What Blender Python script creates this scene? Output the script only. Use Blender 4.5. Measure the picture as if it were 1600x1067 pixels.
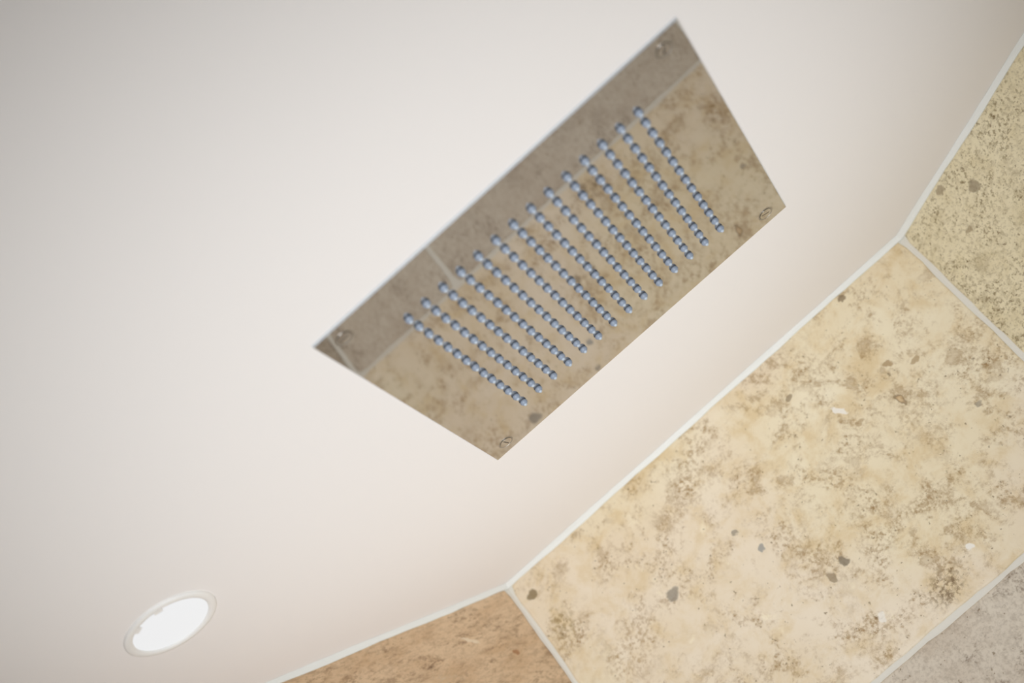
import bpy, bmesh, math, random
from mathutils import Vector, Matrix
from math import sin, cos, pi, radians

for o in list(bpy.data.objects):
    bpy.data.objects.remove(o)
scn = bpy.context.scene
COL = scn.collection

# ------------------------------------------------------------------ camera
RGT = Vector((0.7315863884526317, 0.4091464050897154, -0.5453261184218086))
DWN = Vector((-0.6706542383970693, 0.28819188670145834, -0.6834971316395553))
FWD = Vector((-0.12249183136389219, 0.8657624706821233, 0.48523303227161263))
CEIL = 2.30
cam_d = bpy.data.cameras.new('camera')
cam = bpy.data.objects.new('camera', cam_d)
COL.objects.link(cam)
M = Matrix((RGT, -DWN, -FWD)).transposed().to_4x4()
M.translation = Vector((0, 0, 1.5))
cam.matrix_world = M
cam_d.sensor_width = 36.0
cam_d.lens = 2318.4 / 1600 * 36.0
cam_d.clip_start = 0.02
cam_d.dof.use_dof = True
cam_d.dof.focus_distance = 1.83
cam_d.dof.aperture_fstop = 2.6
scn.camera = cam

# ------------------------------------------------------------------ world, lights, exposure
w = bpy.data.worlds.new('world')
scn.world = w
w.use_nodes = True
w.node_tree.nodes['Background'].inputs[0].default_value = (0.9, 0.95, 1.0, 1)
w.node_tree.nodes['Background'].inputs[1].default_value = 0.3


def area(name, loc, rot, size, power, color, shape='DISK', spread=180):
    l = bpy.data.lights.new(name, 'AREA')
    l.shape = shape
    l.size = size
    l.energy = power
    l.color = color
    l.spread = radians(spread)
    o = bpy.data.objects.new(name, l)
    o.location = loc
    o.rotation_euler = rot
    COL.objects.link(o)
    return o


# unseen upward spot, added to give the ceiling a lens-like falloff
up = bpy.data.lights.new('ceiling_falloff_fill', 'SPOT')
up.energy = 75.0
up.color = (0.935, 0.965, 0.975)
up.spot_size = radians(54)
up.spot_blend = 0.85
up.shadow_soft_size = 0.16
upo = bpy.data.objects.new('ceiling_falloff_fill', up)
upo.location = (-0.21, 1.26, 0.30)
upo.rotation_euler = (pi, 0, 0)
COL.objects.link(upo)
wl_ = bpy.data.lights.new('wall_fill', 'SPOT')  # unseen fill spot, added to brighten the stone faces
wl_.energy = 138.0
wl_.color = (0.96, 0.98, 1.0)
wl_.spot_size = radians(54)
wl_.spot_blend = 1.0
wl_.shadow_soft_size = 0.25
wlo = bpy.data.objects.new('wall_fill', wl_)
wlo.location = (-0.25, -0.35, 1.25)
wlo.rotation_euler = (Vector((-0.17, 1.94, 2.11)) - wlo.location).to_track_quat('-Z', 'Y').to_euler()
COL.objects.link(wlo)
vs = scn.view_settings
vs.view_transform = 'Standard'
vs.look = 'None'
vs.gamma = 1.0
vs.use_curve_mapping = False
vs.exposure = 0.0


# ------------------------------------------------------------------ helpers
def srgb(r, g, b):
    f = lambda c: (c / 255 / 12.92) if c / 255 <= 0.04045 else ((c / 255 + 0.055) / 1.055) ** 2.4
    return (f(r), f(g), f(b), 1.0)


def link(name, me, mats, parent=None):
    o = bpy.data.objects.new(name, me)
    COL.objects.link(o)
    for m in (mats if isinstance(mats, (list, tuple)) else [mats]):
        if m.name not in [x.name for x in me.materials if x]:
            me.materials.append(m)
    if parent is not None:
        o.parent = parent
    return o


def mesh(name, verts, faces, smooth=False, mi=None):
    me = bpy.data.meshes.new(name)
    me.from_pydata([tuple(v) for v in verts], [], faces)
    bm = bmesh.new()
    bm.from_mesh(me)
    bmesh.ops.recalc_face_normals(bm, faces=bm.faces)
    bm.to_mesh(me)
    bm.free()
    if smooth:
        me.polygons.foreach_set('use_smooth', [True] * len(me.polygons))
    if mi:
        me.polygons.foreach_set('material_index', mi)
    return me


def box_mesh(name, lo, hi):
    (a, b, c), (d, e, f) = lo, hi
    v = [(a, b, c), (d, b, c), (d, e, c), (a, e, c), (a, b, f), (d, b, f), (d, e, f), (a, e, f)]
    return mesh(name, v, [(0, 3, 2, 1), (4, 5, 6, 7), (0, 1, 5, 4), (1, 2, 6, 5), (2, 3, 7, 6), (3, 0, 4, 7)])


def lathe(name, prof, n=24, mi_of=None, smooth=True):
    """prof: list of (r, z); closes at r == 0."""
    v, f, mi = [], [], []
    rings = []
    for r, z in prof:
        if r < 1e-7:
            rings.append([len(v)])
            v.append((0, 0, z))
        else:
            rings.append(list(range(len(v), len(v) + n)))
            v += [(r * cos(2 * pi * k / n), r * sin(2 * pi * k / n), z) for k in range(n)]
    for i in range(len(rings) - 1):
        a, b = rings[i], rings[i + 1]
        for k in range(n):
            k2 = (k + 1) % n
            if len(a) == 1 and len(b) == 1:
                continue
            if len(a) == 1:
                f.append((a[0], b[k], b[k2]))
            elif len(b) == 1:
                f.append((a[k], b[0], a[k2]))
            else:
                f.append((a[k], b[k], b[k2], a[k2]))
            mi.append(mi_of(i) if mi_of else 0)
    return mesh(name, v, f, smooth, mi)


def structure(o, label=None):
    o['kind'] = 'structure'
    if label:
        o['label'] = label
    return o


# ------------------------------------------------------------------ node helpers
class NT:
    def __init__(self, name):
        self.m = bpy.data.materials.new(name)
        self.m.use_nodes = True
        self.t = self.m.node_tree
        self.b = self.t.nodes['Principled BSDF']

    def n(self, typ, **kw):
        x = self.t.nodes.new(typ)
        for k, v in kw.items():
            setattr(x, k, v)
        return x

    def l(self, a, b):
        self.t.links.new(a, b)

    def math(self, op, a, b=None, clamp=False):
        x = self.n('ShaderNodeMath', operation=op, use_clamp=clamp)
        for i, v in enumerate((a, b)):
            if v is None:
                continue
            if isinstance(v, (int, float)):
                x.inputs[i].default_value = v
            else:
                self.l(v, x.inputs[i])
        return x.outputs[0]

    def ramp(self, v, lo, hi):
        x = self.n('ShaderNodeMapRange', interpolation_type='SMOOTHSTEP')
        self.l(v, x.inputs[0])
        x.inputs[1].default_value = lo
        x.inputs[2].default_value = hi
        return x.outputs[0]

    def noise(self, co, scale, detail=3, rough=0.5, dist=0.0):
        x = self.n('ShaderNodeTexNoise')
        self.l(co, x.inputs['Vector'])
        x.inputs['Scale'].default_value = scale
        x.inputs['Detail'].default_value = detail
        x.inputs['Roughness'].default_value = rough
        x.inputs['Distortion'].default_value = dist
        return x.outputs['Fac']

    def mix(self, fac, a, b):
        x = self.n('ShaderNodeMix', data_type='RGBA')
        if isinstance(fac, (int, float)):
            x.inputs[0].default_value = fac
        else:
            self.l(fac, x.inputs[0])
        for i, v in ((6, a), (7, b)):
            if isinstance(v, tuple):
                x.inputs[i].default_value = v
            else:
                self.l(v, x.inputs[i])
        return x.outputs[2]

    def bump(self, h, strength, dist):
        x = self.n('ShaderNodeBump')
        x.inputs['Strength'].default_value = strength
        x.inputs['Distance'].default_value = dist
        self.l(h, x.inputs['Height'])
        self.l(x.outputs[0], self.b.inputs['Normal'])


def plain(name, col, rough=0.6, metal=0.0, spec=0.5, bump=None):
    t = NT(name)
    t.b.inputs['Base Color'].default_value = col
    t.b.inputs['Roughness'].default_value = rough
    t.b.inputs['Metallic'].default_value = metal
    t.b.inputs['Specular IOR Level'].default_value = spec
    if bump:
        co = t.n('ShaderNodeTexCoord').outputs['Object']
        t.bump(t.noise(co, bump[0], 4), bump[1], bump[2])
    return t.m


def travertine(name, light, tan, brown, seed, blotch=(0.50, 0.64), speck=(0.46, 0.62),
               speck_amt=0.75, pits=0.68, scale=1.0, stretch=(1, 1, 1), feats=(), even=0.0,
               white_amt=0.5, pinker=None, cloud=0.5):
    """filled travertine: cream ground, cloudy tan, clustered brown speckle, pits and pebbles.
    feats: (x, z, rx, rz, angle, colour, amount, ring) in tile space = stains of their own."""
    t = NT(name)
    tc = t.n('ShaderNodeTexCoord').outputs['Object']
    mp = t.n('ShaderNodeMapping')
    t.l(tc, mp.inputs[0])
    mp.inputs['Location'].default_value = (seed * 3.17, seed * 1.31, seed * 2.23)
    mp.inputs['Scale'].default_value = stretch
    co = mp.outputs[0]
    big = t.ramp(t.noise(co, 5 * scale, 4, 0.6, 0.3), 0.36, 0.66)
    mid = t.ramp(t.noise(co, 24 * scale, 6, 0.68, 0.4), 0.42, 0.70)
    lt = t.mix(t.ramp(t.noise(co, 3.2, 2, 0.5), 0.42, 0.60), light, pinker or light)
    c = t.mix(t.math('ADD', t.math('MULTIPLY', big, 0.30), t.math('MULTIPLY', mid, 0.60)), lt, tan)
    cl = t.ramp(t.noise(co, 30 * scale, 7, 0.74, 0.2), 0.50, 0.68)
    cl2 = t.ramp(t.noise(co, 8 * scale, 3, 0.6), 0.38, 0.62)
    c = t.mix(t.math('MULTIPLY', t.math('MULTIPLY', cl, cl2), cloud), c, brown)
    # clustered speckle: soft brown clouds broken into grains
    bl = t.ramp(t.noise(co, 17 * scale, 6, 0.72, 0.3), *blotch)
    if even:
        bl = t.math('MAXIMUM', bl, even)
    sp = t.ramp(t.noise(co, 190 * scale, 4, 0.7), *speck)
    sp2 = t.ramp(t.noise(co, 85 * scale, 5, 0.75), 0.46, 0.64)
    k = t.math('MULTIPLY', bl, t.math('ADD', t.math('MULTIPLY', sp, 0.62), t.math('MULTIPLY', sp2, 0.42)))
    k = t.math('MULTIPLY', k, speck_amt, clamp=True)
    c = t.mix(k, c, brown)
    # pale fill patches
    wh = t.ramp(t.noise(co, 30 * scale, 4, 0.6, 0.2), 0.62, 0.72)
    c = t.mix(t.math('MULTIPLY', wh, white_amt), c, tuple(min(1, x * 1.10) for x in light[:3]) + (1,))
    # sparse dark pits, more of them where the stone is cloudy
    pt = t.ramp(t.math('ADD', t.noise(co, 150 * scale, 3, 0.55), t.math('MULTIPLY', bl, 0.035)), pits, pits + 0.05)
    c = t.mix(t.math('MULTIPLY', pt, 0.7), c, srgb(128, 108, 80))
    # pebbles and fossils with a place of their own
    if feats:
        sep = t.n('ShaderNodeSeparateXYZ')
        wob = t.n('ShaderNodeTexNoise')
        t.l(tc, wob.inputs['Vector'])
        wob.inputs['Scale'].default_value = 90
        off = t.n('ShaderNodeVectorMath', operation='MULTIPLY_ADD')
        t.l(wob.outputs['Color'], off.inputs[0])
        off.inputs[1].default_value = (0.012, 0.0, 0.012)
        t.l(tc, off.inputs[2])
        t.l(off.outputs[0], sep.inputs[0])
        X, Z = sep.outputs[0], sep.outputs[2]
        for (fx, fz, rx, rz, an, colr, amt, ring) in feats:
            if ring != 2:
                rx, rz, amt = rx * .74, rz * .74, amt * .92
            dx = t.math('SUBTRACT', X, fx + 0.006)
            dz = t.math('SUBTRACT', Z, fz + 0.006)
            ca, sa = cos(an), sin(an)
            u = t.math('ADD', t.math('MULTIPLY', dx, ca / rx), t.math('MULTIPLY', dz, sa / rx))
            v = t.math('ADD', t.math('MULTIPLY', dx, -sa / rz), t.math('MULTIPLY', dz, ca / rz))
            d = t.math('SQRT', t.math('ADD', t.math('MULTIPLY', u, u), t.math('MULTIPLY', v, v)))
            if ring:
                f = t.ramp(t.math('ABSOLUTE', t.math('SUBTRACT', d, 0.85)), 0.32, 0.08)
            else:
                f = t.ramp(d, 1.15, 0.75)
            if ring == 2:      # speckled cluster
                f = t.math('MULTIPLY', t.ramp(d, 1.3, 0.3),
                           t.math('ADD', t.math('MULTIPLY', sp, 0.7), t.math('MULTIPLY', sp2, 0.6)), clamp=True)
            c = t.mix(t.math('MULTIPLY', f, amt), c, colr)
    t.l(c, t.b.inputs['Base Color'])
    t.b.inputs['Roughness'].default_value = 0.55
    t.b.inputs['Specular IOR Level'].default_value = 0.35
    t.bump(t.math('SUBTRACT', 1.0, t.math('ADD', t.math('MULTIPLY', k, 0.6), pt)), 0.35, 0.0012)
    return t.m


# ------------------------------------------------------------------ materials
PAINT = plain('ceiling_paint', srgb(240, 235, 232), 0.85, spec=0.2, bump=(260, 0.05, 0.0006))
PLASTER = plain('wall_paint', srgb(176, 172, 166), 0.85, spec=0.2)
GROUT = plain('pale_grout', srgb(226, 222, 212), 0.9, spec=0.2, bump=(400, 0.3, 0.0006))
SEAL = plain('white_sealant', srgb(234, 235, 231), 0.5, spec=0.4, bump=(30, 0.2, 0.002))
FLOORM = plain('stone_floor', srgb(120, 116, 110), 0.6, bump=(60, 0.2, 0.001))
STEEL = plain('polished_steel', (0.60, 0.575, 0.545, 1), 0.035, 1.0)
STEEL_EDGE = plain('steel_edge', (0.62, 0.66, 0.70, 1), 0.35, 1.0)
SCREW = plain('screw_steel', (0.46, 0.44, 0.42, 1), 0.35, 1.0)
SLOT = plain('screw_slot', srgb(48, 40, 34), 0.6)
RUBBER = plain('blue_grey_silicone', srgb(142, 153, 170), 0.38, spec=0.5)
TIP_HIGHLIGHT = plain('nozzle_tip_highlight', srgb(186, 198, 212), 0.35)  # white highlight on the tips, put into the colour
COLLAR = plain('slate_silicone', srgb(108, 118, 134), 0.45, spec=0.4)
TRIMW = plain('white_trim', srgb(243, 241, 238), 0.4)
lens_t = NT('lit_lens')
lens_t.b.inputs['Base Color'].default_value = (0.1, 0.1, 0.1, 1)
lens_t.b.inputs['Emission Color'].default_value = (0.97, 0.985, 1.0, 1)
lens_t.b.inputs['Emission Strength'].default_value = 0.78
LENS = lens_t.m

GREY = srgb(140, 132, 120)
BLUEG = srgb(150, 150, 146)
DKB = srgb(118, 96, 66)
MIDB = srgb(160, 130, 86)
WHT = srgb(244, 240, 232)

# wall layout (plan): the shower end is a bay of three stone faces
YB = 1.9428
XL, XR = -0.5022, 0.2364
AL, AR = radians(47.734), radians(39.666)
LEN = 1.02
PL = Vector((XL, YB))
PR = Vector((XR, YB))
PL2 = PL + LEN * Vector((-cos(AL), -sin(AL)))
PR2 = PR + LEN * Vector((cos(AR), -sin(AR)))
YN = -1.3
COURSE = 0.4337
GAP = 0.0042      # half a joint
random.seed(5)

# ------------------------------------------------------------------ structure
floor = structure(link('floor', box_mesh('floor', (PL2.x - .1, YN - .1, -.1), (PR2.x + .1, YB + .1, 0)), FLOORM))
ceil = structure(link('ceiling', box_mesh('ceiling', (PL2.x - .1, YN - .1, CEIL), (PR2.x + .1, YB + .1, CEIL + .1)), PAINT),
                 'smooth warm white painted ceiling')


def tile_mesh(x0, x1, z0, z1, rnd):
    """stone slab with slightly uneven tumbled edges; its face at y = -0.0022 (room side is -y)"""
    pts = []
    ph = [rnd.uniform(0, 6) for _ in range(4)]
    cnt = [0]

    def j():
        cnt[0] += 1
        q = cnt[0]
        return 0.0006 * sin(q * .55 + ph[0]) + 0.0005 * sin(q * 1.37 + ph[1]) + rnd.uniform(-0.0005, 0.0005)
    nx = max(3, int((x1 - x0) / 0.015))
    nz = max(3, int((z1 - z0) / 0.015))
    r = 0.003
    for i in range(nx + 1):
        u = i / nx
        pts.append((x0 + r + (x1 - x0 - 2 * r) * u, z0 + (r if i in (0, nx) else 0) * .6 + j()))
    for i in range(1, nz):
        pts.append((x1 + j(), z0 + (z1 - z0) * i / nz))
    for i in range(nx + 1):
        u = 1 - i / nx
        pts.append((x0 + r + (x1 - x0 - 2 * r) * u, z1 - (r if i in (0, nx) else 0) * .6 + j()))
    for i in range(1, nz):
        pts.append((x0 + j(), z1 - (z1 - z0) * i / nz))
    cx, cz = (x0 + x1) / 2, (z0 + z1) / 2
    n = len(pts)

    def inset(p, d):
        sx = max(-1, min(1, (p[0] - cx) / ((x1 - x0) / 2 - 0.004)))
        sz = max(-1, min(1, (p[1] - cz) / ((z1 - z0) / 2 - 0.004)))
        return (p[0] - (d * (1 if sx > 0 else -1) if abs(sx) > .985 else 0),
                p[1] - (d * (1 if sz > 0 else -1) if abs(sz) > .985 else 0))
    V = [(p[0], 0.0, p[1]) for p in pts] + [(p[0], -0.0010, p[1]) for p in pts] + \
        [(inset(p, .0012)[0], -0.0019, inset(p, .0012)[1]) for p in pts] + \
        [(inset(p, .003)[0], -0.0022, inset(p, .003)[1]) for p in pts]
    F = []
    for a in range(3):
        for k in range(n):
            k2 = (k + 1) % n
            F.append((a * n + k, a * n + k2, (a + 1) * n + k2, (a + 1) * n + k))
    F.append(tuple(range(3 * n, 4 * n)))
    F.append(tuple(range(n - 1, -1, -1)))
    return mesh('tile', V, F)


def wall(name, p0, p1, label):
    """p0 -> p1 seen left to right from the room. Local frame: x along, -y into the room, z up."""
    d = (p1 - p0)
    L = d.length
    me = box_mesh(name, (0, 0.0, 0), (L, 0.1, CEIL))
    o = link(name, me, GROUT)
    o.location = (p0.x, p0.y, 0)
    o.rotation_euler = (0, 0, math.atan2(d.y, d.x))
    structure(o, label)
    return o, L


# the grout face sits 2 mm behind the stone faces: shift bases outward so that the stone faces lie on the plan lines
def off(p, q, s=0.0022):
    d = (q - p).normalized()
    nrm = Vector((-d.y, d.x))       # outward
    return nrm * s


def meet(p, d, q, e):
    # intersection of p + t d and q + s e
    den = d.x * e.y - d.y * e.x
    t = ((q.x - p.x) * e.y - (q.y - p.y) * e.x) / den
    return p + d * t


plan = [Vector((PL2.x, YN)), PL2, PL, PR, PR2, Vector((PR2.x, YN))]
segs = list(zip(plan[:-1], plan[1:]))
offs = [(a + off(a, b), b + off(a, b)) for a, b in segs]
base = [offs[0][0]]
for i in range(4):
    (a, b), (c, d_) = offs[i], offs[i + 1]
    base.append(meet(a, b - a, c, d_ - c))
base.append(offs[-1][1])
names = ['wall_left', 'wall_back_left', 'wall_back', 'wall_back_right', 'wall_right']
wl = ['tiled side wall left of the shower bay', 'brown travertine wall slanting at the left of the bay',
      'cream travertine wall behind the shower head', 'sand travertine wall slanting at the right of the bay',
      'tiled side wall right of the shower bay']

# stone kinds. tile-space x is along each wall from its left end, z is height in the room.
X0 = -XL + 0.005   # wall_back local x of world x = 0 (approximately)


def fb(x, z, rx, rz, an, col, amt, ring=0):
    return (x + 0.5022 + 0.005, z, rx, rz, an, col, amt, ring)


feat_back = [
    fb(.080, 2.124, .007, .014, .1, DKB, .8, 1), fb(.080, 2.124, .006, .011, .1, srgb(190, 150, 95), .6),
    fb(.101, 2.172, .012, .006, -.4, MIDB, .8), fb(.131, 2.151, .010, .006, .2, MIDB, .7),
    fb(-.117, 2.009, .010, .010, .5, srgb(120, 108, 90), .85), fb(-.189, 2.094, .006, .008, 0, BLUEG, .9),
    fb(-.203, 2.135, .006, .005, 0, GREY, .8), fb(-.323, 2.127, .015, .011, .6, srgb(134, 128, 118), .8),
    fb(.011, 2.168, .004, .017, .6, WHT, .9), fb(.016, 1.919, .008, .007, 0, WHT, .9),
    fb(-.143, 2.004, .006, .012, .3, srgb(140, 122, 96), .8), fb(.116, 2.287, .008, .005, 0, DKB, .8),
    fb(-.028, 2.229, .007, .005, .4, DKB, .7), fb(.149, 2.05, .007, .006, -.5, GREY, .7),
    fb(-.127, 1.922, .007, .009, 0, WHT, .7), fb(.004, 1.998, .030, .013, -.3, MIDB, .8, 2),
    fb(-.040, 1.900, .035, .022, .3, DKB, .8, 2), fb(-.157, 1.882, .022, .012, 0, MIDB, .8, 2),
    fb(-.484, 2.262, .012, .010, .3, srgb(120, 100, 62), .85), fb(.021, 2.136, .009, .006, 0, MIDB, .6),
    fb(.09, 2.10, .05, .035, .3, MIDB, .55, 2), fb(-.20, 2.245, .05, .03, .6, MIDB, .5, 2),
    fb(-.14, 2.03, .03, .02, 1.0, MIDB, .6, 2), fb(-.47, 2.20, .02, .03, .2, srgb(150, 128, 84), .6, 2),
    fb(-.42, 2.10, .05, .035, .4, srgb(170, 138, 90), .6, 2),
]
TR_BACK = travertine('cream_travertine', srgb(240, 229, 202), srgb(218, 194, 150), srgb(156, 124, 78), 3.0, pinker=srgb(236, 222, 200),
                     cloud=.9, blotch=(0.46, 0.64), speck_amt=.95, feats=feat_back)
TR_PINK = travertine('pinkish_travertine', srgb(214, 203, 186), srgb(196, 181, 162), srgb(132, 114, 96), 7.7,
                     blotch=(0.42, 0.60), speck_amt=1.0, even=.4)
TR_BROWN = travertine('brown_travertine', srgb(222, 194, 160), srgb(198, 165, 128), srgb(126, 98, 72), 11.3, cloud=.8,
                      blotch=(0.42, 0.66), speck_amt=0.9, scale=1.2, stretch=(.55, 1, 1.1), even=.4, pits=.72,
                      white_amt=.3,
                      feats=[(LEN - .100, 2.244, .020, .0035, -.7, srgb(232, 214, 186), .8, 0),
                             (LEN - .16, 2.205, .022, .005, -.4, srgb(226, 206, 176), .5, 2),
                             (LEN - .05, 2.20, .006, .005, 0, srgb(150, 96, 50), .7, 0)])
fr = lambda x, z, *a: (x + .004, z) + a
TR_SAND = travertine('sand_travertine', srgb(234, 223, 192), srgb(216, 202, 165), srgb(136, 118, 84), 17.9,
                     blotch=(0.40, 0.60), speck=(0.52, 0.59), speck_amt=1.0, even=.5, pits=.655, white_amt=.3,
                     feats=[fr(.092, 2.284, .010, .010, 0, srgb(158, 142, 116), .8, 0),
                            fr(.130, 2.247, .012, .012, 0, srgb(150, 136, 112), .85, 0),
                            fr(.078, 2.218, .008, .006, 0, srgb(160, 142, 112), .8, 0),
                            fr(.205, 2.299, .012, .006, 0, srgb(110, 106, 92), .8, 0)])
TR_PLAIN = travertine('mid_travertine', srgb(222, 208, 182), srgb(206, 186, 150), srgb(150, 124, 84), 23.1)

for wi, (nm, lb) in enumerate(zip(names, wl)):
    o, L = wall(nm, base[wi], base[wi + 1], lb)
    rnd = random.Random(wi * 17 + 3)
    # trim ends so that neighbouring slabs do not cross in the corner
    e0 = e1 = GAP
    if wi in (1, 2, 3):
        e0 += 0.0005; e1 += 0.0005
    top = CEIL - 0.005
    ci = 0
    z1 = CEIL
    while z1 > 0.02:
        z0 = max(0.0, z1 - COURSE)
        if wi == 2:
            xs = [0, L] if ci % 2 == 0 else [0, 0.5022 - .29 + .004, L]
        else:
            s = 0.74
            st = {0: 0.25, 1: L - s, 3: 0.0, 4: 0.3}[wi] if ci % 2 == 0 else {0: .6, 1: L - .42, 3: .5, 4: .65}[wi]
            xs = [0, L]
            x = st % s if st % s > .08 else st
            while x < L - .05:
                if x > .05:
                    xs.append(x)
                x += s
            xs = sorted(set(xs))
        for a, b in zip(xs[:-1], xs[1:]):
            x0 = a + (e0 if a == 0 else GAP)
            x1 = b - (e1 if b == L else GAP)
            zt = top if z1 == CEIL else z1 - GAP
            zb = z0 + GAP
            t = link('tile', tile_mesh(x0, x1, zb, zt, rnd),
                     {0: TR_PLAIN, 1: TR_BROWN if ci == 0 else TR_PINK, 2: TR_BACK if ci == 0 else TR_PINK, 3: TR_SAND, 4: TR_PLAIN}[wi], o)
            # stone stands proud of the grout
        z1 = z0
        ci += 1

near = structure(link('wall_front', box_mesh('wall_front', (PL2.x - .1, YN - .1, 0), (PR2.x + .1, YN, CEIL)), PLASTER))


# sealant bead between stone and ceiling, one per face
def bead(name, p0, p1, rnd):
    d = (p1 - p0).normalized()
    nin = Vector((d.y, -d.x))      # into the room
    L = (p1 - p0).length
    n = max(8, int(L / 0.02))
    V, F = [], []
    ph = rnd.uniform(0, 6)
    for i in range(n + 1):
        s = L * i / n
        q = p0 + d * s
        wd = 0.0062 + 0.0008 * sin(s * 21 + ph) + 0.0006 * rnd.uniform(-1, 1)
        hd = 0.0070 + 0.0007 * sin(s * 33 + ph * 2) + 0.0005 * rnd.uniform(-1, 1)
        a = q - nin * 0.004
        b = q + nin * wd
        c = q + nin * 0.0042
        e = q + nin * 0.0018
        V += [(a.x, a.y, CEIL - .0002), (b.x, b.y, CEIL - .0002), (c.x, c.y, CEIL - hd * .45), (e.x, e.y, CEIL - hd), (a.x, a.y, CEIL - hd)]
    for i in range(n):
        for k in range(5):
            k2 = (k + 1) % 5
            F.append((i * 5 + k, i * 5 + k2, i * 5 + 5 + k2, i * 5 + 5 + k))
    F.append(tuple(range(5)))
    F.append(tuple(range(n * 5, n * 5 + 5)))
    return structure(link(name, mesh(name, V, F), SEAL), 'white sealant bead along the ceiling edge')


rb = random.Random(9)
for i, (a, b) in enumerate(segs):
    bead('trim_%d' % (i + 1), a, b, rb)


# ------------------------------------------------------------------ rain shower head
PC = Vector((-0.0948, 1.400, CEIL))
PHI = 0.03165
HW, HD, TH = 0.2334, 0.2270, 0.0028
sh = bpy.data.objects.new('rain_shower', None)
sh.location = PC
sh.rotation_euler = (0, 0, PHI)
COL.objects.link(sh)
sh['label'] = 'square mirror-polished steel rain shower head set into the white ceiling'
sh['category'] = 'shower head'


def plate_mesh():
    b = 0.0005
    V, F, mi = [], [], []
    for (x, y, z) in ((HW, HD, 0.0), (HW, HD, -TH + b), (HW - b, HD - b, -TH)):
        V += [(-x, -y, z), (x, -y, z), (x, y, z), (-x, y, z)]
    for a in (0, 4):
        for k in range(4):
            k2 = (k + 1) % 4
            F.append((a + k, a + k2, a + 4 + k2, a + 4 + k)); mi.append(1)
    F.append((8, 9, 10, 11)); mi.append(0)
    F.append((3, 2, 1, 0)); mi.append(0)
    return mesh('plate', V, F, mi=mi)


link('plate', plate_mesh(), [STEEL, STEEL_EDGE], sh)
# nozzle: slate collar flaring to a pale blue-grey cone with a small tip
prof = [(0.0043, 0.0), (0.0044, -0.0003), (0.0046, -0.0007), (0.0047, -0.0011),
        (0.0048, -0.0015), (0.0046, -0.0026), (0.0040, -0.0038), (0.0031, -0.0048), (0.0022, -0.0055),
        (0.0018, -0.0064), (0.0012, -0.0069), (0.0, -0.0070)]
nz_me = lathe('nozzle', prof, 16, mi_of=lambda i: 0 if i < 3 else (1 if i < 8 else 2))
nz_me.materials.append(COLLAR)
nz_me.materials.append(RUBBER)
nz_me.materials.append(TIP_HIGHLIGHT)
SX, SY = 0.02363, 0.02337
for i in range(14):
    for j in range(14):
        nz = bpy.data.objects.new('nozzle', nz_me)
        COL.objects.link(nz)
        nz.parent = sh
        nz.location = ((i - 6.5) * SX, (j - 6.5) * SY, -TH)
# screws
ring_me = lathe('screw', [(0.0, 0.0), (0.0084, 0.0), (0.0098, -0.0001), (0.0100, -0.00025), (0.0103, -0.00025), (0.0105, 0.0)], 48, smooth=False)
head_me = lathe('screw_head', [(0.0080, 0.0), (0.0080, -0.0004), (0.0, -0.0004)], 48, smooth=False)
slot_me = box_mesh('screw_slot', (-0.0056, -0.0006, -0.00045), (0.0056, 0.0006, -0.0002))
for k, (sx, sy, an) in enumerate(((1, 1, radians(20)), (-1, 1, radians(75)), (1, -1, radians(110)), (-1, -1, radians(5)))):
    s = link('screw', ring_me, SCREW, sh)
    s.location = (sx * 0.2078, sy * 0.2035, -TH)
    s.rotation_euler = (0, 0, an)
    h = link('screw_head', head_me, STEEL, s)
    link('screw_slot', slot_me, SLOT, s)

# ------------------------------------------------------------------ downlight
dl = bpy.data.objects.new('ceiling_downlight', None)
dl.location = (-0.696, 1.375, CEIL)
COL.objects.link(dl)
dl['label'] = 'round lit recessed downlight with thin white trim ring in the ceiling'
dl['category'] = 'ceiling light'
R = 0.056
link('trim_ring', lathe('trim_ring', [(R, 0.0), (R, -0.0012), (R - .002, -0.0028), (R - .006, -0.0034), (R - .0095, -0.0026), (R - .0105, -0.0012), (R - .0105, -0.0004), (R - .004, -0.0003)], 72), TRIMW, dl)
link('lens', lathe('lens', [(0.0, -0.0016), (R - .014, -0.0015), (R - .0100, -0.0009)], 72), LENS, dl)
for an in (radians(-70), radians(-112)):
    cl = link('clip', box_mesh('clip', (-.005, -.003, -.0032), (.005, .003, -.0010)), TRIMW, dl)
    cl.location = ((R - .0115) * cos(an), (R - .0115) * sin(an), 0)
    cl.rotation_euler = (0, 0, an + pi / 2)
lamp = bpy.data.lights.new('downlight_glow', 'SPOT')
lamp.energy = 6
lamp.spot_size = radians(120)
lamp.spot_blend = 0.6
lamp.shadow_soft_size = 0.04
lamp.color = (1.0, 0.95, 0.86)
lo = bpy.data.objects.new('downlight_glow', lamp)
lo.location = (-0.696, 1.375, CEIL - 0.02)
COL.objects.link(lo)
